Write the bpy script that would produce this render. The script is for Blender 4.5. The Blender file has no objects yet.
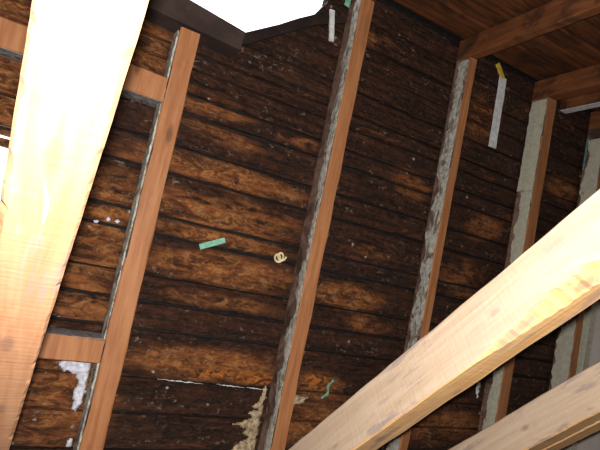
import bpy, bmesh, math, random
from mathutils import Vector, Matrix, noise

# ------------------------------------------------------------------ camera, sky, flash, exposure
scene = bpy.context.scene
COL = scene.collection
ZC = 1.5                       # height of the lens above the floor
TH = 0.82177                   # pitch of the boarded roof slope (47 degrees)
CT, ST = math.cos(TH), math.sin(TH)
W3 = Matrix(((1, 0, 0), (0, -CT, -ST), (0, ST, -CT)))     # slope frame (along ridge, up the slope, inward normal) -> world
EYE = Vector((0, 0, ZC))

cam = bpy.data.cameras.new('camera')
cam.sensor_width = 36.0
cam.lens = 36.0 * 485.18 / 600.0
cam.clip_start = 0.02
camo = bpy.data.objects.new('camera', cam)
COL.objects.link(camo)
right = W3 @ Vector((0.86591295, 0.20235464, 0.45743565))
down = W3 @ Vector((0.2226571, -0.97484799, 0.00975732))
fwd = W3 @ Vector((0.44790466, 0.09340231, -0.8891892))
mw = Matrix((right, -down, -fwd)).transposed().to_4x4()
mw.translation = EYE
camo.matrix_world = mw
scene.camera = camo

world = bpy.data.worlds.new('overcast_sky')
scene.world = world
world.use_nodes = True
wb = world.node_tree.nodes['Background']
wb.inputs[0].default_value = (0.93, 0.96, 1.0, 1)
wb.inputs[1].default_value = 2.6

flash = bpy.data.lights.new('camera_flash', 'SPOT')        # the flash of the camera that took the picture
flash.energy = 90.0
flash.color = (1.0, 0.97, 0.93)
flash.spot_size = math.radians(125)
flash.spot_blend = 0.6
flash.shadow_soft_size = 0.008
fo = bpy.data.objects.new('camera_flash', flash)
COL.objects.link(fo)
fm = mw.copy()
fm.translation = EYE + right * 0.006 - down * 0.026 - fwd * 0.01
fo.matrix_world = fm

vs = scene.view_settings
vs.view_transform = 'Standard'
vs.look = 'None'
vs.gamma = 1.0
vs.use_curve_mapping = False
vs.exposure = 0.0

# ------------------------------------------------------------------ material helpers
class NT:
    def __init__(self, name):
        self.m = bpy.data.materials.new(name)
        self.m.use_nodes = True
        self.t = self.m.node_tree
        self.b = self.t.nodes['Principled BSDF']
        self._hvn = None
    def n(self, kind, **kw):
        x = self.t.nodes.new(kind)
        for k, v in kw.items():
            setattr(x, k, v)
        return x
    def l(self, a, b):
        self.t.links.new(a, b)
    def put(self, sock, v):
        if hasattr(v, 'links'):
            self.l(v, sock)
        else:
            sock.default_value = v
    def world(self):
        g = self.n('ShaderNodeNewGeometry')
        return g.outputs['Position']
    def hvn(self):
        """position in the slope frame: x along the ridge, y up the slope, z inward"""
        if self._hvn is None:
            s = self.n('ShaderNodeVectorMath', operation='SUBTRACT')
            self.l(self.world(), s.inputs[0]); s.inputs[1].default_value = EYE
            r = self.n('ShaderNodeVectorRotate', rotation_type='X_AXIS')
            self.l(s.outputs[0], r.inputs['Vector'])
            r.inputs['Angle'].default_value = -(math.pi - TH)
            self._hvn = r.outputs[0]
        return self._hvn
    def scale(self, v, s, off=None):
        m = self.n('ShaderNodeVectorMath', operation='MULTIPLY')
        self.l(v, m.inputs[0]); m.inputs[1].default_value = s
        if off is None:
            return m.outputs[0]
        a = self.n('ShaderNodeVectorMath', operation='ADD')
        self.l(m.outputs[0], a.inputs[0])
        self.put(a.inputs[1], off)
        return a.outputs[0]
    def noise(self, v, sc=1.0, det=4, rough=0.6, dist=0.0):
        x = self.n('ShaderNodeTexNoise')
        self.l(v, x.inputs['Vector'])
        x.inputs['Scale'].default_value = sc
        x.inputs['Detail'].default_value = det
        x.inputs['Roughness'].default_value = rough
        x.inputs['Distortion'].default_value = dist
        return x.outputs['Fac']
    def vor(self, v, sc=1.0):
        x = self.n('ShaderNodeTexVoronoi')
        self.l(v, x.inputs['Vector']); x.inputs['Scale'].default_value = sc
        return x.outputs['Distance']
    def ramp(self, v, a, b, lo=0.0, hi=1.0):
        x = self.n('ShaderNodeMapRange', interpolation_type='SMOOTHSTEP')
        self.l(v, x.inputs[0])
        for i, q in enumerate((a, b, lo, hi)):
            x.inputs[i + 1].default_value = q
        return x.outputs[0]
    def math(self, op, a, b, clamp=False):
        x = self.n('ShaderNodeMath', operation=op, use_clamp=clamp)
        self.put(x.inputs[0], a); self.put(x.inputs[1], b)
        return x.outputs[0]
    def mix(self, f, a, b):
        x = self.n('ShaderNodeMix', data_type='RGBA')
        self.put(x.inputs[0], f)
        self.put(x.inputs[6], a if hasattr(a, 'links') else (*a, 1))
        self.put(x.inputs[7], b if hasattr(b, 'links') else (*b, 1))
        return x.outputs[2]
    def blob(self, v, c, r, jit=None):
        """soft stain around a point of the surface; its edge is broken up by jit"""
        s = self.n('ShaderNodeVectorMath', operation='SUBTRACT')
        self.l(v, s.inputs[0]); s.inputs[1].default_value = c
        d = self.n('ShaderNodeVectorMath', operation='DIVIDE')
        self.l(s.outputs[0], d.inputs[0]); d.inputs[1].default_value = r
        ln = self.n('ShaderNodeVectorMath', operation='LENGTH')
        self.l(d.outputs[0], ln.inputs[0])
        o = ln.outputs['Value']
        if jit is not None:
            o = self.math('ADD', o, jit)
        return self.ramp(o, 1.35, 0.35)
    def rnd(self):
        return self.n('ShaderNodeObjectInfo').outputs['Random']
    def done(self, col, rough=0.8, bump=None, strength=0.4, dist=0.004, spec=0.25):
        self.put(self.b.inputs['Base Color'], col if hasattr(col, 'links') else (*col, 1))
        self.put(self.b.inputs['Roughness'], rough)
        self.b.inputs['Specular IOR Level'].default_value = spec
        if bump is not None:
            x = self.n('ShaderNodeBump')
            x.inputs['Strength'].default_value = strength
            x.inputs['Distance'].default_value = dist
            self.l(bump, x.inputs['Height'])
            self.l(x.outputs[0], self.b.inputs['Normal'])
        return self.m

def plank_material():
    t = NT('mouldy_sheathing_board')
    p = t.hvn()
    rnd = t.rnd()
    rv = t.n('ShaderNodeCombineXYZ')
    t.l(t.math('MULTIPLY', rnd, 37.0), rv.inputs[0]); t.l(t.math('MULTIPLY', rnd, 11.0), rv.inputs[1])
    grain = t.noise(t.scale(p, (6, 70, 70), rv.outputs[0]), 1.0, 4, 0.6, 0.6)
    broad = t.noise(t.scale(p, (2.6, 9, 9), rv.outputs[0]), 1.0, 4, 0.6, 0.8)
    blotch = t.noise(t.scale(p, (11, 26, 26)), 1.0, 6, 0.68, 1.2)
    fine = t.noise(t.scale(p, (35, 60, 60), (2, 4, 1)), 1.0, 6, 0.7, 1.0)
    jit = t.math('MULTIPLY', t.math('SUBTRACT', blotch, 0.5), 2.4)
    wood = t.mix(t.ramp(t.math('ADD', t.math('MULTIPLY', grain, 0.6), t.math('MULTIPLY', blotch, 0.4)), 0.36, 0.64), (0.050, 0.0155, 0.0055), (0.26, 0.080, 0.021))
    # black mould over the bare brown wood: spared only in a few patches
    clean = None
    for c, r, a in (((0.40, 0.22), (0.25, 0.045), 1), ((0.47, -0.04), (0.29, 0.055), 0.95), ((0.42, 0.11), (0.28, 0.07), 0.8), ((0.42, 0.04), (0.25, 0.03), 0.9), ((0.48, -0.30), (0.28, 0.055), 1), ((0.45, -0.125), (0.22, 0.03), 0.7),
                 ((0.88, -0.05), (0.17, 0.05), 1), ((0.98, -0.125), (0.12, 0.04), 0.8), ((0.84, -0.33), (0.12, 0.05), 0.9),
                 ((0.10, 0.02), (0.14, 0.20), 0.85), ((0.12, -0.17), (0.14, 0.10), 0.6), ((0.12, -0.42), (0.16, 0.14), 0.75), ((0.1, 0.47), (0.16, 0.12), 0.6), ((0.30, 0.40), (0.20, 0.05), 0.55), ((0.36, 0.32), (0.2, 0.03), 0.5),
                 ((1.05, 0.36), (0.12, 0.06), 0.6), ((0.95, 0.12), (0.16, 0.05), 0.5), ((1.40, 0.30), (0.12, 0.07), 0.6), ((1.32, 0.70), (0.12, 0.12), 0.6), ((1.36, 0.10), (0.15, 0.08), 0.6), ((1.83, 0.56), (0.12, 0.07), 0.8),
                 ((0.80, 0.80), (0.10, 0.06), 0.6), ((0.62, 0.38), (0.06, 0.03), 0.6), ((0.80, -0.45), (0.2, 0.07), 0.8), ((1.30, -0.42), (0.3, 0.12), 0.75), ((-0.2, 0.3), (0.2, 0.5), 0.9)):
        b = t.math('MULTIPLY', t.blob(p, (*c, -1.3), (*r, 1), jit), a)
        clean = b if clean is None else t.math('MAXIMUM', clean, b)
    score = t.math('ADD', t.math('ADD', t.math('MULTIPLY', broad, 0.55), t.math('MULTIPLY', blotch, 0.55)), t.math('MULTIPLY', clean, 0.27))
    mould = t.ramp(score, 0.77, 0.61)
    ochre = t.math('MULTIPLY', t.ramp(fine, 0.43, 0.60), t.math('MULTIPLY', clean, t.ramp(blotch, 0.38, 0.56)))
    col = t.mix(t.math('MULTIPLY', ochre, 0.8), wood, (0.45, 0.195, 0.058))
    col = t.mix(t.math('MULTIPLY', mould, 0.93), col, t.mix(t.ramp(t.math('ADD', t.math('MULTIPLY', grain, 0.45), t.math('MULTIPLY', fine, 0.55)), 0.38, 0.66), (0.006, 0.0028, 0.002), (0.064, 0.0225, 0.0105)))
    rust = t.math('MULTIPLY', t.math('MAXIMUM', t.blob(p, (0.55, -0.325, -1.3), (0.13, 0.018, 1), jit), t.math('MAXIMUM', t.blob(p, (0.82, -0.315, -1.3), (0.05, 0.018, 1), jit), t.blob(p, (0.62, -0.335, -1.3), (0.06, 0.012, 1), jit))), t.ramp(fine, 0.42, 0.6))
    col = t.mix(rust, col, (0.55, 0.17, 0.022))
    fleck = t.noise(t.scale(p, (60, 75, 75), (8, 3, 5)), 1.0, 4, 0.7, 0.6)
    spots = t.math('MULTIPLY', t.ramp(fleck, 0.56, 0.68), t.ramp(t.noise(t.scale(p, (9, 13, 13)), 1.0, 3), 0.46, 0.60))
    col = t.mix(t.math('MULTIPLY', spots, 0.55), col, (0.36, 0.25, 0.17))
    dots = t.math('MULTIPLY', t.ramp(t.vor(t.scale(p, (20, 22, 22)), 1.0), 0.13, 0.07), t.ramp(t.noise(t.scale(p, (5, 6, 6), (4, 4, 4)), 1.0, 2), 0.52, 0.60))
    col = t.mix(t.math('MULTIPLY', dots, t.ramp(fine, 0.40, 0.55)), col, (0.55, 0.50, 0.46))
    streak = t.math('MULTIPLY', t.ramp(t.noise(t.scale(p, (7, 140, 140)), 1.0, 3, 0.6), 0.64, 0.76), t.ramp(t.noise(t.scale(p, (5, 7, 7), (3, 1, 0)), 1.0, 2), 0.5, 0.65))
    col = t.mix(t.math('MULTIPLY', streak, 0.3), col, (0.30, 0.22, 0.16))
    h = t.math('ADD', t.math('MULTIPLY', grain, 0.6), t.math('ADD', fine, blotch))
    return t.done(col, t.ramp(broad, 0.3, 0.7, 0.5, 0.75), h, 1.0, 0.014, 0.35)

def rafter_material():
    t = NT('rafter_wood')
    p = t.hvn()
    g = t.noise(t.scale(p, (70, 5, 30)), 1.0, 5, 0.65, 0.4)
    b = t.noise(t.scale(p, (9, 5, 9)), 1.0, 4, 0.6, 0.5)
    col = t.mix(t.ramp(g, 0.3, 0.7), (0.275, 0.102, 0.036), (0.395, 0.170, 0.068))
    col = t.mix(t.math('MULTIPLY', t.ramp(b, 0.54, 0.76), 0.45), col, (0.22, 0.085, 0.038))
    kn = t.ramp(t.vor(t.scale(p, (14, 4.5, 14), (0.2, 0.4, 0.1)), 1.0), 0.16, 0.05)
    col = t.mix(t.math('MULTIPLY', kn, 0.7), col, (0.09, 0.03, 0.014))
    return t.done(col, 0.62, g, 0.4, 0.003, 0.3)

def slope2_material(name, a, b, rot=False):
    t = NT(name)
    p = t.hvn()
    rv = t.n('ShaderNodeCombineXYZ')
    t.l(t.math('MULTIPLY', t.rnd(), 23.0), rv.inputs[0])
    s = (40, 40, 4) if rot else (4, 60, 60)
    g = t.noise(t.scale(p, s, rv.outputs[0]), 1.0, 5, 0.65, 0.5)
    m = t.noise(t.scale(p, (4, 8, 8), rv.outputs[0]), 1.0, 5, 0.65, 0.8)
    col = t.mix(t.ramp(g, 0.3, 0.7), a, b)
    col = t.mix(t.math('MULTIPLY', t.ramp(m, 0.42, 0.62), 0.75), col, (0.02, 0.009, 0.006))
    return t.done(col, 0.65, g, 0.5, 0.004, 0.3)

def joist_material(name, pale, mid, stain, sawn=0.18):
    t = NT(name)
    p = t.world()
    g = t.noise(t.scale(p, (75, 4, 75)), 1.0, 5, 0.62, 0.5)
    b = t.noise(t.scale(p, (14, 5, 14)), 1.0, 4, 0.6, 0.6)
    saw = t.noise(t.scale(p, (20, 160, 20)), 1.0, 2, 0.5, 0.2)
    col = t.mix(t.ramp(g, 0.28, 0.72), mid, pale)
    col = t.mix(t.math('MULTIPLY', t.ramp(b, 0.56, 0.72), 0.5), col, stain)
    col = t.mix(t.math('MULTIPLY', t.ramp(saw, 0.55, 0.75), sawn), col, (0.25, 0.13, 0.06))
    kv = t.vor(t.scale(p, (22, 9, 22), (0.35, 0.1, 0.6)), 1.0)
    col = t.mix(t.math('MULTIPLY', t.ramp(kv, 0.20, 0.08), 0.6), col, (0.16, 0.085, 0.06))
    blue = t.math('MULTIPLY', t.ramp(t.noise(t.scale(p, (60, 9, 60), (3, 5, 1)), 1.0, 4, 0.6), 0.53, 0.64), t.ramp(t.noise(t.scale(p, (8, 4, 8), (1, 2, 3)), 1.0, 2), 0.45, 0.58))
    col = t.mix(t.math('MULTIPLY', blue, 0.55), col, (0.22, 0.17, 0.17))
    h = t.math('ADD', g, t.math('MULTIPLY', saw, 0.5))
    return t.done(col, 0.7, h, 0.45, 0.003, 0.25)

def crust_material(name, pale, grey, dark, lo=0.42, hi=0.58):
    t = NT(name)
    p = t.hvn()
    a = t.noise(t.scale(p, (40, 18, 40)), 1.0, 6, 0.72, 0.8)
    b = t.noise(t.scale(p, (60, 60, 60), (5, 1, 2)), 1.0, 4, 0.7)
    col = t.mix(t.ramp(b, 0.35, 0.65), grey, pale)
    col = t.mix(t.ramp(a, hi, lo), col, dark)
    return t.done(col, 0.85, t.math('ADD', a, b), 0.6, 0.004, 0.2)

def plain(name, c1, c2, sc=30, rough=0.85, bump=0.3):
    t = NT(name)
    a = t.noise(t.world(), sc, 5, 0.65)
    return t.done(t.mix(t.ramp(a, 0.35, 0.65), c1, c2), rough, a, bump, 0.003, 0.25)

M = {
    'plank': plank_material(),
    'rafter': rafter_material(),
    'aged': slope2_material('grey_brown_aged_wood', (0.13, 0.075, 0.055), (0.24, 0.15, 0.115)),
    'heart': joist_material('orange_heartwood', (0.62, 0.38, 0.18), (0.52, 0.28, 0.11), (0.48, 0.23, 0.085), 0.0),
    'slope2': slope2_material('brown_roof_board', (0.048, 0.016, 0.006), (0.150, 0.048, 0.014)),
    'rafter2': slope2_material('dark_rafter_wood', (0.11, 0.036, 0.013), (0.21, 0.072, 0.024), True),
    'joist': joist_material('new_pine', (0.53, 0.405, 0.30), (0.445, 0.315, 0.21), (0.48, 0.31, 0.17), 0.0),
    'joist_orange': joist_material('orange_pine', (0.37, 0.195, 0.105), (0.30, 0.140, 0.068), (0.28, 0.115, 0.050)),
    'crust': crust_material('weathered_whitewash', (0.52, 0.50, 0.43), (0.30, 0.29, 0.25), (0.12, 0.075, 0.055), 0.36, 0.54),
    'crust_grey': crust_material('grey_mortar_smear', (0.32, 0.31, 0.30), (0.18, 0.17, 0.17), (0.08, 0.05, 0.04), 0.36, 0.5),
    'paint': crust_material('old_cream_paint', (0.50, 0.47, 0.36), (0.40, 0.38, 0.30), (0.12, 0.07, 0.045), 0.30, 0.40),
    'header': plain('shade_dark_header_wood', (0.030, 0.018, 0.015), (0.055, 0.034, 0.029), 9),  # dark colour stands in for the board's shade against the bright opening
    'trimmer': plain('blackened_wood', (0.010, 0.006, 0.005), (0.026, 0.014, 0.010), 14),
    'felt': plain('roofing_felt', (0.006, 0.005, 0.005), (0.015, 0.012, 0.011), 60),
    'plaster': plain('wall_plaster', (0.42, 0.37, 0.34), (0.47, 0.42, 0.385), 8, 0.9, 0.1),
    'floor': plain('floor_boards', (0.16, 0.10, 0.06), (0.24, 0.16, 0.10), 12),
    'white_plaster': plain('white_plaster', (0.42, 0.42, 0.47), (0.66, 0.66, 0.72), 70, 0.95, 0.9),
    'cream': plain('cream_plaster', (0.17, 0.11, 0.06), (0.46, 0.36, 0.23), 70, 0.9, 0.7),
    'lath': plain('grey_white_paint', (0.48, 0.47, 0.46), (0.66, 0.66, 0.66), 60, 0.8, 0.4),
    'green': plain('green_tape', (0.13, 0.36, 0.25), (0.24, 0.50, 0.36), 60, 0.6, 0.2),
    'yellow': plain('yellow_plastic', (0.42, 0.28, 0.03), (0.60, 0.42, 0.06), 60, 0.6, 0.2),
    'curl': plain('cream_shaving', (0.62, 0.50, 0.28), (0.75, 0.63, 0.40), 60, 0.7, 0.2),
    'teal': plain('teal_paint', (0.10, 0.20, 0.20), (0.16, 0.28, 0.27), 60, 0.6, 0.2),
}

# ------------------------------------------------------------------ object helpers
ROT = Matrix.Rotation(math.pi - TH, 4, 'X')         # slope frame -> world

def tag(o, label, cat=None, group=None, kind=None):
    o['label'] = label
    if cat: o['category'] = cat
    if group: o['group'] = group
    if kind: o['kind'] = kind
    return o

def slope_obj(name, verts, faces, mat, parent=None, frame='slope'):
    """mesh given in slope (or room) coordinates about the eye point; its origin goes to its own base"""
    lo = Vector((min(v[i] for v in verts) for i in range(3)))
    hi = Vector((max(v[i] for v in verts) for i in range(3)))
    c = (lo + hi) / 2
    if frame == 'room': c.z = lo.z
    me = bpy.data.meshes.new(name)
    me.from_pydata([Vector(v) - c for v in verts], [], faces)
    bm = bmesh.new(); bm.from_mesh(me)
    bmesh.ops.recalc_face_normals(bm, faces=bm.faces)
    bm.to_mesh(me); bm.free()
    me.materials.append(M[mat])
    o = bpy.data.objects.new(name, me)
    COL.objects.link(o)
    rm = ROT if frame == 'slope' else Matrix.Identity(4)
    m = Matrix.Translation(EYE) @ rm @ Matrix.Translation(c)
    if parent is not None:
        o.parent = parent
        o.matrix_parent_inverse = Matrix.Identity(4)
        o.matrix_basis = parent['_m'].inverted() @ m if '_m' in parent else MW[parent.name].inverted() @ m
    else:
        o.matrix_basis = m
    MW[o.name] = m
    return o

MW = {}

def second(o, mat, test):
    """give the faces whose local normal passes the test another material (another face of the log)"""
    o.data.materials.append(M[mat])
    for f in o.data.polygons:
        if test(f.normal): f.material_index = 1
    return o

def empty(name, loc):
    o = bpy.data.objects.new(name, None)
    COL.objects.link(o)
    o.empty_display_size = 0.1
    m = Matrix.Translation(loc)
    o.matrix_basis = m
    MW[o.name] = m
    return o

def prism(poly, a0, a1, axis):
    """polygon of 2-D points extruded along an axis (0: x, 1: y, 2: z)"""
    vs, n = [], len(poly)
    for a in (a0, a1):
        for p in poly:
            q = list(p); q.insert(axis, a); vs.append(tuple(q))
    fs = [tuple(range(n)), tuple(range(2 * n - 1, n - 1, -1))]
    fs += [(i, (i + 1) % n, n + (i + 1) % n, n + i) for i in range(n)]
    return vs, fs

def boxv(x0, x1, y0, y1, z0, z1):
    return prism([(x0, y0), (x1, y0), (x1, y1), (x0, y1)], z0, z1, 2)

def beam(x0, x1, z0, z1, L0, L1, segs, jit, cham, seed=0, order='xlz', end0=None, end1=None, wane=None):
    """sawn timber: an eight-cornered section swept along its length, its edges slightly uneven.
    order says where section x, length and section z go; end0/end1(x, z) give mitred ends"""
    vs, fs = [], []
    for i in range(segs + 1):
        t = i / segs
        ring = []
        l = L0 + (L1 - L0) * t
        cs = [cham * (1 + 1.6 * max(0, noise.noise(Vector((l * 13, k * 7.3 + seed, 1.7))))) for k in range(4)]
        if wane:
            for k in range(4):
                cs[k] += wane(l, k)
        pts = [(x0 + cs[0], z0), (x1 - cs[1], z0), (x1, z0 + cs[1]), (x1, z1 - cs[2]), (x1 - cs[2], z1), (x0 + cs[3], z1), (x0, z1 - cs[3]), (x0, z0 + cs[0])]
        for k, (x, z) in enumerate(pts):
            j = Vector((l * 9 + seed, k * 3.1, seed * 1.7))
            x += jit * noise.noise(j) + jit * 0.6 * noise.noise(j * 4)
            z += jit * noise.noise(j + Vector((50, 9, 3))) + jit * 0.6 * noise.noise(j * 4 + Vector((9, 2, 3)))
            a = end0(x, z) if end0 else L0
            b = end1(x, z) if end1 else L1
            ll = a + (b - a) * t
            ring.append({'xlz': (x, ll, z), 'lxz': (ll, x, z), 'xzl': (x, z, ll)}[order])
        vs += ring
    n = 8
    for i in range(segs):
        for k in range(n):
            fs.append((i * n + k, i * n + (k + 1) % n, (i + 1) * n + (k + 1) % n, (i + 1) * n + k))
    fs.append(tuple(range(n))); fs.append(tuple(range(segs * n + n - 1, segs * n - 1, -1)))
    return vs, fs

def layer(name, plane, u0, u1, edge_lo, edge_hi, mat, parent, thick=0.002, step=0.008, axis='H', sign=-1):
    """thin ragged coat lying on a face: runs u0..u1 up the slope, between two ragged edges across the face"""
    n = max(2, int(abs(u1 - u0) / step))
    top, bot = [], []
    for i in range(n + 1):
        u = u0 + (u1 - u0) * i / n
        a, b = edge_lo(u), edge_hi(u)
        if b - a < 0.002: a = b - 0.002
        for k in range(3):
            w = a + (b - a) * k / 2
            h = plane + sign * thick * (0.6 + 0.4 * (k == 1) + 0.4 * noise.noise(Vector((u * 60, k, 3))))
            if axis == 'H':
                top.append((h, u, w)); bot.append((plane, u, w))
            else:                                  # coat on a face that looks up or down the slope, running along the ridge
                top.append((u, h, w)); bot.append((u, plane, w))
    vs = top + bot
    o = len(top)
    fs = []
    for i in range(n):
        for k in range(2):
            a = i * 3 + k
            fs.append((a, a + 1, a + 4, a + 3)); fs.append((o + a, o + a + 3, o + a + 4, o + a + 1))
        for k in (0, 2):
            a = i * 3 + k
            fs.append((a, a + 3, o + a + 3, o + a))
    for i in (0, n):
        for k in range(2):
            a = i * 3 + k
            fs.append((a, a + 1, o + a + 1, o + a))
    return slope_obj(name, vs, fs, mat, parent)

def rag(base, amp, f=25, seed=0):
    return lambda u: base + amp * noise.noise(Vector((u * f, seed, 0.3))) + amp * 0.5 * noise.noise(Vector((u * f * 4, seed, 5.3)))

D = 1.30          # boards of the big slope lie this far from the lens
VR = 0.93         # the ridge, measured up the slope
XL, XR = -0.75, 2.13
PLATE = 0.30      # top of the wall plates above the lens height

# ------------------------------------------------------------------ room shell
def room_struct(name, verts, faces, mat, label):
    o = slope_obj(name, verts, faces, mat, None, 'room')
    tag(o, label, kind='structure')
    return o

YF, YB = 1.42, -0.98
room_struct('floor', *boxv(XL - 0.1, XR + 0.1, YB - 0.1, YF + 0.1, -ZC - 0.1, -ZC), 'floor', 'brown boarded floor of the room below the roof')
room_struct('wall_front', *boxv(XL, XR, YF, YF + 0.08, -ZC, PLATE + 0.005), 'plaster', 'grey plastered wall under the boarded roof slope')
room_struct('wall_back', *boxv(XL, XR, YB - 0.08, YB, -ZC, PLATE + 0.005), 'plaster', 'grey plastered wall behind the camera')
def roof_z(y):
    """outer face of the two roof slopes above a point of the plan"""
    v = (ST * 1.34 - y) / CT
    nn = -(y + CT * 0.97) / ST
    return min(ST * v + CT * 1.34, ST * 0.97 - CT * nn)
def gable(x0, x1):
    ry = -CT * 0.97 + ST * 1.34
    ys = [YF + 0.1, ry, YB - 0.1]
    return prism([(YF + 0.1, -ZC), (YB - 0.1, -ZC)] + [(y, roof_z(y)) for y in reversed(ys)], x0, x1, 0)
room_struct('wall_right', *gable(XR + 0.002, XR + 0.1), 'plaster', 'grey beige gable wall at the right end of the attic')
room_struct('wall_left', *gable(XL - 0.1, XL - 0.002), 'plaster', 'grey plastered gable wall at the left end of the attic')

# ------------------------------------------------------------------ boarded slope with its broken opening
random.seed(4)
def plank(parent, xa0, xa1, xb0, xb1, v0, v1, n0, thick, mat, across='v', seed=0, rough_l=0.0):
    """one board: left end runs xa0 (lower edge) .. xa1 (upper edge), right end xb0 .. xb1; long edges a little uneven"""
    L = max(xb0 - xa0, xb1 - xa1)
    segs = max(4, int(L / 0.05))
    tilt = random.uniform(-0.0025, 0.0025)
    top = []
    vs, fs = [], []
    for i in range(segs + 1):
        t = i / segs
        for k in range(4):
            w = (0.0, 0.08, 0.92, 1.0)[k]
            xa = xa0 + (xa1 - xa0) * w
            xb = xb0 + (xb1 - xb0) * w
            x = xa + (xb - xa) * t
            if i == 0 and rough_l: x += rough_l * noise.noise(Vector((k * 5.1, seed, 2)))
            v = v0 + (v1 - v0) * w
            if k in (0, 3):
                v += 0.0028 * noise.noise(Vector((x * 9, seed + k, 0))) + 0.0014 * noise.noise(Vector((x * 40, seed + k, 0)))
            zz = n0 + tilt * (w - 0.5) * 2 - (0.003 if k in (0, 3) else 0) + 0.0015 * noise.noise(Vector((x * 6, seed, k)))
            vs.append((x, v, zz))
    m = len(vs)
    vs += [(x, v, n0 - thick) for (x, v, z) in vs]
    for i in range(segs):
        for k in range(3):
            a = i * 4 + k
            fs.append((a, a + 1, a + 5, a + 4)); fs.append((m + a, m + a + 4, m + a + 5, m + a + 1))
        for k in (0, 3):
            a = i * 4 + k
            fs.append((a, a + 4, m + a + 4, m + a))
    for i in (0, segs):
        for k in range(3):
            a = i * 4 + k
            fs.append((a, a + 1, m + a + 1, m + a))
    if across == 'n':                               # boards of the other slope: run along the ridge, step away from it
        vs = [(x, VR - (z + D), v) for (x, v, z) in vs]
    return slope_obj('plank', vs, fs, mat, parent)

roof = empty('roof_slope', EYE + W3 @ Vector((0.7, -0.8, -D)))
tag(roof, 'dark mouldy boarded roof slope behind the rafters', kind='structure')
rows = [-0.83, -0.74, -0.64, -0.535, -0.444, -0.353, -0.228, -0.156, -0.089, 0.017, 0.069, 0.183, 0.258, 0.354, 0.406, 0.478, 0.522, 0.60, 0.675, 0.755, 0.84, 0.925]
felt_v, felt_f = [], []
def felt(*q):
    vs, fs = boxv(*q)
    o = len(felt_v)
    felt_v.extend(vs); felt_f.extend(tuple(i + o for i in f) for f in fs)
def open_x(v):                                      # right-hand edge of the broken opening
    return min(0.585, 0.359 + (v - 0.63) / 0.714)
JOINTS = [0.2, 0.69, 1.153, 1.58]
for r in range(len(rows) - 1):
    v0, v1 = rows[r] + random.uniform(0.002, 0.006), rows[r + 1] - random.uniform(0.002, 0.006)
    cuts = [XL] + [j for j in JOINTS if random.random() < 0.7 or j == 0.69] + [XR]
    segs = []
    vm = (v0 + v1) / 2
    if v1 > 0.61:                                    # rows broken away by the opening
        segs.append((XL, XL, -0.27, -0.27))
        rest = [c for c in cuts if c > 0.65]
        a0, a1 = max(0.334, open_x(v0)) + 0.008, open_x(v1) + 0.012
        segs.append((a0, a1, rest[0], rest[0]))
        for a, b in zip(rest[:-1], rest[1:]): segs.append((a, a, b, b))
        felt(XL, -0.275, v0 - 0.006, v1 + 0.006, -D - 0.05, -D - 0.03)
        fv, ff = prism([(a0 + 0.004, v0 - 0.006), (XR, v0 - 0.006), (XR, v1 + 0.006), (a1 + 0.004, v1 + 0.006)], -D - 0.05, -D - 0.03, 2)
        ff = [tuple(i + len(felt_v) for i in f) for f in ff]; felt_v.extend(fv); felt_f.extend(ff)
    elif 0.01 < vm < 0.18:                           # a piece of these two rows is missing by the left-hand joist
        segs.append((XL, XL, -0.27, -0.27))
        rest = [-0.055 if v1 > 0.1 else -0.07] + [c for c in cuts if c > 0.1]
        for a, b in zip(rest[:-1], rest[1:]): segs.append((a, a, b, b))
        felt(XL, -0.275, v0 - 0.006, v1 + 0.006, -D - 0.05, -D - 0.03)
        felt(-0.06, XR, v0 - 0.006, v1 + 0.006, -D - 0.05, -D - 0.03)
        if v1 > 0.1:
            plank(roof, -0.268, -0.268, -0.058, -0.058, 0.141, 0.1615, -D, 0.022, 'plank', seed=91)
            plank(roof, -0.268, -0.268, -0.058, -0.058, 0.168, 0.180, -D, 0.022, 'plank', seed=92)
    else:
        for a, b in zip(cuts[:-1], cuts[1:]): segs.append((a, a, b, b))
        felt(XL, XR, v0 - 0.006, v1 + 0.006, -D - 0.05, -D - 0.03)
    for q, (a0, a1, b0, b1) in enumerate(segs):
        plank(roof, a0 + 0.001, a1 + 0.001, b0 - 0.001, b1 - 0.001, v0, v1, -D + random.uniform(-0.005, -0.0015), 0.022, 'plank', seed=r * 7 + q, rough_l=0.012 if a0 != a1 else 0)
felt(XL, XR, 0.915, 0.985, -D - 0.075, -D - 0.052)
slope_obj('roofing_felt', felt_v, felt_f, 'felt', roof)

# ------------------------------------------------------------------ the other slope, over the camera
roof2 = empty('roof_slope', EYE + W3 @ Vector((0.7, VR, 0.5)))
tag(roof2, 'brown boarded roof slope over the upper right corner', kind='structure')
random.seed(11)
n = -D + 0.006
k = 0
while n < 0.50:
    w = random.choice((0.075, 0.09, 0.105, 0.12))
    cuts = [XL] + [j for j in JOINTS if random.random() < 0.5] + [XR]
    for a, b in zip(cuts[:-1], cuts[1:]):
        plank(roof2, a + 0.001, a + 0.001, b - 0.001, b - 0.001, n + 0.003, n + w - 0.003, -D + random.uniform(-0.005, -0.0015), 0.02, 'slope2', 'n', seed=300 + k)
        k += 1
    n += w
vs_, fs_ = boxv(XL, XR, VR + 0.03, VR + 0.05, -D - 0.05, 0.56)
slope_obj('roofing_felt', vs_, fs_, 'felt', roof2)

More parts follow.
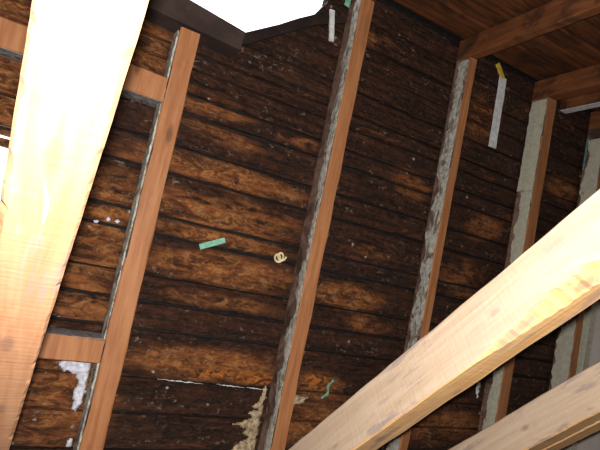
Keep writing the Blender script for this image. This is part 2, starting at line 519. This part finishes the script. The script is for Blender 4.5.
# ------------------------------------------------------------------ rafters of the big slope
def foot1(x, z): return (PLATE + CT * z) / ST + 0.002
def rafter(h0, h1, d, top, label, seed):
    vs, fs = beam(h0, h1, -D + 0.0015, -D + d, -0.75, top, 60, 0.0018, 0.002, seed, 'xlz', foot1, None)
    o = second(slope_obj('rafter', vs, fs, 'rafter'), 'aged', lambda q: q.x < -0.8)
    return tag(o, label, 'rafter', 'rafters of the boarded slope')
r0 = rafter(-0.305, -0.255, 0.08, 0.848, 'old brown rafter left of the bay bridged by blocking', 1)
r1 = rafter(0.176, 0.227, 0.08, 0.538, 'short brown rafter ending under the bright roof opening', 2)
r2 = rafter(0.666, 0.711, 0.08, 0.848, 'brown rafter with grey streaked side, right of the bright opening', 3)
r3 = rafter(1.136, 1.172, 0.066, 0.848, 'orange brown rafter with crusty grey side, third from the left', 4)
r4 = rafter(1.552, 1.605, 0.074, 0.848, 'rafter with cream peeling paint beside the hanging white lath', 5)
r5 = rafter(1.925, 1.965, 0.08, 0.848, 'painted rafter nearest the grey gable wall', 6)

layer('whitewash_layer', 0.176, -0.7, 0.53, rag(-1.292, 0.004, 20, 1), rag(-1.230, 0.006, 30, 2), 'crust', r1, 0.007)
layer('whitewash_layer', 0.666, -0.72, 0.845, rag(-1.254, 0.020, 14, 3), rag(-1.224, 0.005, 30, 4), 'crust', r2, 0.003)
layer('whitewash_layer', 1.136, -0.72, 0.838, rag(-1.281, 0.022, 12, 5), rag(-1.237, 0.005, 30, 6), 'crust', r3, 0.003)
layer('cream_paint_layer', 1.552, 0.475, 0.84, rag(-1.296, 0.004, 30, 7), rag(-1.229, 0.003, 30, 8), 'paint', r4, 0.003)
layer('whitewash_layer', 1.552, -0.70, 0.474, rag(-1.276, 0.016, 14, 9), rag(-1.229, 0.003, 30, 10), 'paint', r4)
layer('cream_paint_layer', 1.925, -0.70, 0.80, rag(-1.284, 0.022, 11, 11), rag(-1.224, 0.003, 30, 12), 'paint', r5)

# blocking between the first two rafters
def block(v0, v1, label, seed, up):
    vs, fs = beam(v0, v1, -D + 0.0015, -D + 0.08, -0.253, 0.174, 20, 0.0015, 0.002, seed, 'lxz')
    o = tag(slope_obj('blocking_board', vs, fs, 'rafter'), label, 'blocking', 'blocking between the left rafters')
    layer('mortar_layer', v1 if up else v0, -0.25, 0.172, rag(-1.294, 0.003, 20, seed), rag(-1.224, 0.003, 30, seed + 3), 'crust_grey', o, axis='V', sign=1 if up else -1)
    return o
block(0.340, 0.402, 'upper brown blocking board between the rafters, grey underside', 31, False)
block(-0.305, -0.250, 'lower brown blocking board above the white plaster lump', 32, True)

# header and trimmer round the broken opening
o = slope_obj('header_board', *prism([(-0.253, 0.568), (0.335, 0.540), (0.338, 0.592), (0.18, 0.612), (-0.253, 0.66)], -D + 0.0015, -D + 0.08, 2), 'header')
tag(o, 'dark header board along the left lower edge of the bright roof opening', 'board')
o = slope_obj('trimmer_board', *prism([(0.341, 0.612), (0.45, 0.688), (0.50, 0.728), (0.582, 0.786), (0.662, 0.80), (0.662, 0.785), (0.56, 0.735), (0.50, 0.69), (0.42, 0.633), (0.38, 0.60), (0.341, 0.580)], -D + 0.002, -D + 0.014, 2), 'trimmer')
tag(o, 'dark splintered board slanting along the right edge of the bright roof opening', 'board')

# ------------------------------------------------------------------ rafters of the other slope
def foot2(x, z): return (ST * x - PLATE) / CT - 0.002
def rafter2(h0, h1, n0, label, seed, mat='rafter2'):
    # section: x along the ridge, second axis up the slope, length along the inward normal
    vs, fs = beam(h0, h1, VR - 0.08, VR - 0.0015, n0, 0.5, 50, 0.0018, 0.002, seed, 'xzl', None, lambda x, z: (ST * z - PLATE) / CT - 0.002)
    o = slope_obj('rafter', vs, fs, mat)
    return tag(o, label, 'rafter', 'rafters of the other slope')
q0 = rafter2(-0.305, -0.255, -D + 0.002, 'brown overhead rafter left of the opening, on the camera side of the ridge', 41)
q2 = rafter2(0.666, 0.711, -D + 0.002, 'brown overhead rafter at the top edge, meeting the grey streaked rafter', 42)
q3 = rafter2(1.136, 1.172, -D + 0.002, 'brown overhead rafter running to the upper right corner', 43)
q4 = rafter2(1.552, 1.605, -D + 0.002, 'dark overhead rafter meeting the cream painted rafter', 44)
q5 = rafter2(1.925, 1.965, -D + 0.002, 'dark overhead rafter nearest the gable wall', 45)
q6 = rafter2(1.685, 1.725, -1.27, 'overhead timber with white painted lower edge at the right margin', 46)
vs_, fs_ = boxv(1.687, 1.723, VR - 0.0835, VR - 0.0815, -1.268, 0.40)
slope_obj('white_paint_layer', vs_, fs_, 'lath', q6)

# ------------------------------------------------------------------ wall plates and trim
for y0, y1, lab in ((1.18, 1.418, 'timber wall plate under the feet of the boarded slope'), (-0.978, -0.80, 'timber wall plate behind the camera under the rafter feet')):
    vs, fs = beam(y0, y1, PLATE - 0.1, PLATE - 0.001, XL + 0.002, XR - 0.002, 30, 0.001, 0.004, 51, 'lxz')
    tag(slope_obj('wall_plate', vs, fs, 'rafter', None, 'room'), lab, 'beam')
vs, fs = beam(2.085, 2.128, -D + 0.0015, -D + 0.03, -0.76, 0.86, 40, 0.0015, 0.002, 52, 'xlz', foot1)
tag(slope_obj('trim_1', vs, fs, 'paint'), 'pale painted batten where the boards meet the gable wall', kind='structure')

# ------------------------------------------------------------------ ceiling joists (nearest the camera)
def joist(x0, x1, z0, z1, mat, label, seed, wane=None, y0=-0.79, y1=1.33, jit=0.0007):
    vs, fs = beam(x0, x1, z0, z1, y0, y1, 280, jit, 0.0022, seed, 'xlz', wane=wane)
    o = slope_obj('ceiling_joist', vs, fs, mat, None, 'room')
    return tag(o, label, 'joist', 'ceiling joists')
def torn(l, k):
    if k != 0: return 0.0
    a = max(0.0, 1 - abs(l - 0.24) / 0.20)
    return 0.024 * a * (0.8 + 0.5 * noise.noise(Vector((l * 22, 2, 1))) + 0.5 * noise.noise(Vector((l * 90, 2, 1))))
def frayed(l, k):
    return max(0.0, 0.005 * noise.noise(Vector((l * 45, k * 3, 8))) + 0.004 * noise.noise(Vector((l * 160, k * 3, 2)))) if k in (0, 1) else 0.0
jl = joist(-0.037, 0.022, 0.302, 0.392, 'joist_orange', 'overexposed pine joist rising along the left edge', 61, frayed)
j1 = joist(0.605, 0.662, 0.301, 0.394, 'joist', 'broad pale pine joist running up to the right edge, nearer of two', 62, torn)
j2 = joist(1.089, 1.145, 0.301, 0.388, 'joist', 'tan pine joist in the lower right corner', 63, frayed)
j3 = joist(1.152, 1.212, 0.301, 0.388, 'joist', 'tan joist doubled beyond the lower right corner joist, mostly hidden', 64, frayed)

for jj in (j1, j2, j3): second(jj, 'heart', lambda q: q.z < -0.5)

# curled splinter under the left joist
def ribbon(name, pts, w, th, mat, up, frame='slope', parent=None):
    """flat strip bent along a line of points"""
    vs, fs = [], []
    pts = [Vector(p) for p in pts]
    up = Vector(up)
    n = len(pts)
    for i, p in enumerate(pts):
        d = (pts[min(i + 1, n - 1)] - pts[max(i - 1, 0)]).normalized()
        s = d.cross(up).normalized() * (w[i] if isinstance(w, (list, tuple)) else w) / 2
        u = s.cross(d).normalized() * th / 2
        vs += [p - s - u, p + s - u, p + s + u, p - s + u]
    for i in range(n - 1):
        for k in range(4):
            fs.append((i * 4 + k, i * 4 + (k + 1) % 4, i * 4 + 4 + (k + 1) % 4, i * 4 + 4 + k))
    fs.append((0, 1, 2, 3)); fs.append((n * 4 - 4, n * 4 - 3, n * 4 - 2, n * 4 - 1))
    return slope_obj(name, [tuple(v) for v in vs], fs, mat, parent, frame)
sp = []
for i in range(12):
    t = i / 11
    sp.append((-0.011 + 0.004 * math.sin(t * 3) + 0.006 * t * t, 0.28 + 0.05 * t, 0.3005 - 0.002 * math.sin(t * math.pi)))
ribbon('splinter', sp, [0.001 + 0.003 * math.sin(i / 11 * math.pi) for i in range(12)], 0.0012, 'joist', (0, 0, 1), 'room', jl)

# ------------------------------------------------------------------ small things on the boards
def inside(x, y, poly):
    c = False
    for i in range(len(poly)):
        (x0, y0), (x1, y1) = poly[i - 1], poly[i]
        if (y0 > y) != (y1 > y) and x < (x1 - x0) * (y - y0) / (y1 - y0) + x0: c = not c
    return c
def lump(name, outline, n0, th, mat, label, cat, seed=0, cell=0.004, rag_=0.006):
    """lumpy patch stuck to the boards: ragged outline, uneven thickness"""
    x0, x1 = min(p[0] for p in outline), max(p[0] for p in outline)
    y0, y1 = min(p[1] for p in outline), max(p[1] for p in outline)
    nx, ny = int((x1 - x0) / cell) + 1, int((y1 - y0) / cell) + 1
    def ok(i, k):
        x, y = x0 + (i + 0.5) * cell, y0 + (k + 0.5) * cell
        q = Vector((x * 70, y * 70, seed))
        return inside(x + rag_ * noise.noise(q), y + rag_ * noise.noise(q + Vector((9, 4, 2))), outline)
    cells = {(i, k) for i in range(-1, nx + 1) for k in range(-1, ny + 1) if ok(i, k)}
    vid, vs, fs = {}, [], []
    def vert(i, k, top):
        key = (i, k, top)
        if key not in vid:
            full = all((a, b) in cells for a in (i - 1, i) for b in (k - 1, k))
            x, y = x0 + i * cell, y0 + k * cell
            q = Vector((x * 300, y * 300, seed))
            if not full:
                x += cell * 0.5 * noise.noise(q); y += cell * 0.5 * noise.noise(q + Vector((3, 8, 1)))
            z = n0
            if top:
                z += th * (1.0 + 0.5 * noise.noise(q * 0.3) + 0.25 * noise.noise(q)) * (1.0 if full else 0.45)
            vid[key] = len(vs); vs.append((x, y, z))
        return vid[key]
    for (i, k) in cells:
        fs.append(tuple(vert(a, b, True) for a, b in ((i, k), (i + 1, k), (i + 1, k + 1), (i, k + 1))))
        fs.append(tuple(vert(a, b, False) for a, b in ((i, k), (i, k + 1), (i + 1, k + 1), (i + 1, k))))
        for (di, dk), (a, b) in (((-1, 0), ((i, k), (i, k + 1))), ((1, 0), ((i + 1, k), (i + 1, k + 1))), ((0, -1), ((i, k), (i + 1, k))), ((0, 1), ((i, k + 1), (i + 1, k + 1)))):
            if (i + di, k + dk) not in cells:
                fs.append((vert(*a, True), vert(*b, True), vert(*b, False), vert(*a, False)))
    ob = slope_obj(name, vs, fs, mat)
    for f in ob.data.polygons: f.use_smooth = True
    return tag(ob, label, cat)

lump('plaster_lump', [(0.104, -0.314), (0.1655, -0.311), (0.166, -0.36), (0.1655, -0.42), (0.157, -0.442), (0.147, -0.436), (0.143, -0.395), (0.148, -0.372), (0.135, -0.352), (0.11, -0.350), (0.094, -0.335)], -D + 0.0005, 0.014, 'white_plaster', 'white plaster lump under the lower blocking board', 'plaster', 3)
lump('plaster_crumb', [(0.150, -0.512), (0.164, -0.508), (0.166, -0.524), (0.154, -0.528)], -D + 0.0005, 0.006, 'white_plaster', 'small white plaster crumb below the plaster lump', 'plaster', 5)
lump('torn_lining', [(0.656, -0.345), (0.650, -0.345), (0.640, -0.39), (0.622, -0.405), (0.638, -0.415), (0.612, -0.425), (0.632, -0.438), (0.585, -0.452), (0.573, -0.460), (0.622, -0.468), (0.605, -0.482), (0.63, -0.490), (0.598, -0.515), (0.585, -0.53), (0.60, -0.57), (0.656, -0.58)], -D + 0.0005, 0.007, 'cream', 'cream torn lining left of the grey streaked rafter foot', 'lining', 8)
lump('torn_lining', [(0.72, -0.375), (0.75, -0.365), (0.80, -0.368), (0.79, -0.385), (0.745, -0.40), (0.735, -0.43), (0.72, -0.44)], -D + 0.0005, 0.005, 'cream', 'small cream torn lining right of the grey streaked rafter', 'lining', 9)
lump('paint_chip', [(1.632, 0.858), (1.650, 0.885), (1.668, 0.852)], -D + 0.012, 0.004, 'lath', 'white paint chip by the top of the cream painted rafter', 'chip', 4)
lump('paint_drip', [(1.505, -0.268), (1.525, -0.262), (1.53, -0.30), (1.522, -0.335), (1.512, -0.30)], -D + 0.0005, 0.004, 'lath', 'white paint drip beside the cream rafter between the two joists', 'paint', 6)
for i, (h, v) in enumerate(((0.098, 0.018), (0.125, 0.030), (0.146, 0.030))):
    lump('paint_fleck', [(h - 0.005, v), (h - 0.002, v - 0.005), (h + 0.004, v - 0.003), (h + 0.005, v + 0.003), (h, v + 0.005)], -D + 0.0005, 0.003, 'white_plaster', ('leftmost', 'middle', 'rightmost')[i] + ' of three white paint flecks beside the left rafter', 'paint', 20 + i, 0.002, 0.003)['group'] = 'paint flecks by the left rafter'

def strip(name, p0, p1, w, th, mat, label, cat, bend=0.0, segs=14, n0=None):
    pts = []
    for i in range(segs + 1):
        t = i / segs
        z = n0 if n0 is not None else -D + th / 2 + 0.0008
        pts.append((p0[0] + (p1[0] - p0[0]) * t + 0.002 * noise.noise(Vector((t * 5, p0[0], 1))), p0[1] + (p1[1] - p0[1]) * t, z + bend * math.sin(t * math.pi)))
    ww = [w * (1 + 0.12 * noise.noise(Vector((t * 3.1, p0[0] * 9, 2)))) for t in range(segs + 1)]
    return tag(ribbon(name, pts, ww, th, mat, (0, 0, 1)), label, cat)
strip('lath', (1.325, 0.845), (1.330, 0.580), 0.032, 0.006, 'lath', 'white painted lath hanging below the ridge between two rafters', 'lath', n0=-D + 0.05)
strip('lath', (0.604, 0.80), (0.622, 0.705), 0.016, 0.005, 'lath', 'short white lath stub beside the bright roof opening', 'lath', n0=-D + 0.019)
strip('tape_strip', (0.368, 0.010), (0.434, 0.043), 0.015, 0.002, 'green', 'pale green tape strip stuck across the brown boards', 'tape')
strip('green_tag', (0.655, 0.88), (0.653, 0.838), 0.018, 0.002, 'green', 'green tag at the top of the grey streaked rafter', 'tag', n0=-D + 0.012)
strip('yellow_scrap', (1.285, 0.885), (1.325, 0.842), 0.016, 0.006, 'yellow', 'yellow scrap at the top of the hanging white lath', 'scrap', n0=-D + 0.05)
strip('teal_strip', (1.905, 0.80), (1.905, 0.66), 0.006, 0.004, 'teal', 'thin teal strip beside the painted rafter at the gable', 'strip', n0=-D + 0.02)
# curls
pts = []
for i in range(30):
    a = i / 29 * 4 * math.pi
    pts.append((0.600 + 0.011 * math.cos(a) + 0.014 * i / 29, 0.022 + 0.012 * math.sin(a) + 0.012 * i / 29, -D + 0.005 + 0.008 * i / 29))
tag(ribbon('wood_shaving', pts, 0.006, 0.0012, 'curl', (0.3, 0.2, 1)), 'cream curled shaving on the boards left of the grey streaked rafter', 'shaving')
pts = []
for i in range(14):
    t = i / 13
    pts.append((0.846 + 0.026 * t + 0.003 * math.sin(t * 5), -0.368 + 0.062 * t, -D + 0.005 + 0.012 * math.sin(t * 5) ** 2))
tag(ribbon('green_scrap', pts, [0.004 + 0.006 * abs(math.sin(k * 0.55)) for k in range(14)], 0.0015, 'green', (0.2, 0.1, 1)), 'twisted green scrap right of the grey streaked rafter', 'scrap')
# pale splinters torn loose along a board joint
for i, (h0, h1, v, lab) in enumerate(((0.335, 0.46, -0.352, 'long pale splinter along the lower board joint'), (0.50, 0.585, -0.3535, 'short pale splinter along the lower board joint'), (0.59, 0.645, -0.355, 'short pale splinter by the grey streaked rafter foot'))):
    pts, ww = [], []
    for k in range(31):
        u = k / 30
        pts.append((h0 + (h1 - h0) * u, v + 0.002 - 0.003 * u + 0.0016 * noise.noise(Vector((u * 9, i, 4))), -D + 0.003 + 0.002 * noise.noise(Vector((u * 6, i, 9)))))
        ww.append(max(0.0006, 0.0024 * math.sin(u * math.pi) * (1 + 1.3 * noise.noise(Vector((u * 17, i * 5.0, 1))))))
    tag(ribbon('splinter', pts, ww, 0.0015, 'lath', (0, 0, 1)), lab, 'splinter', 'splinters along the board joint')
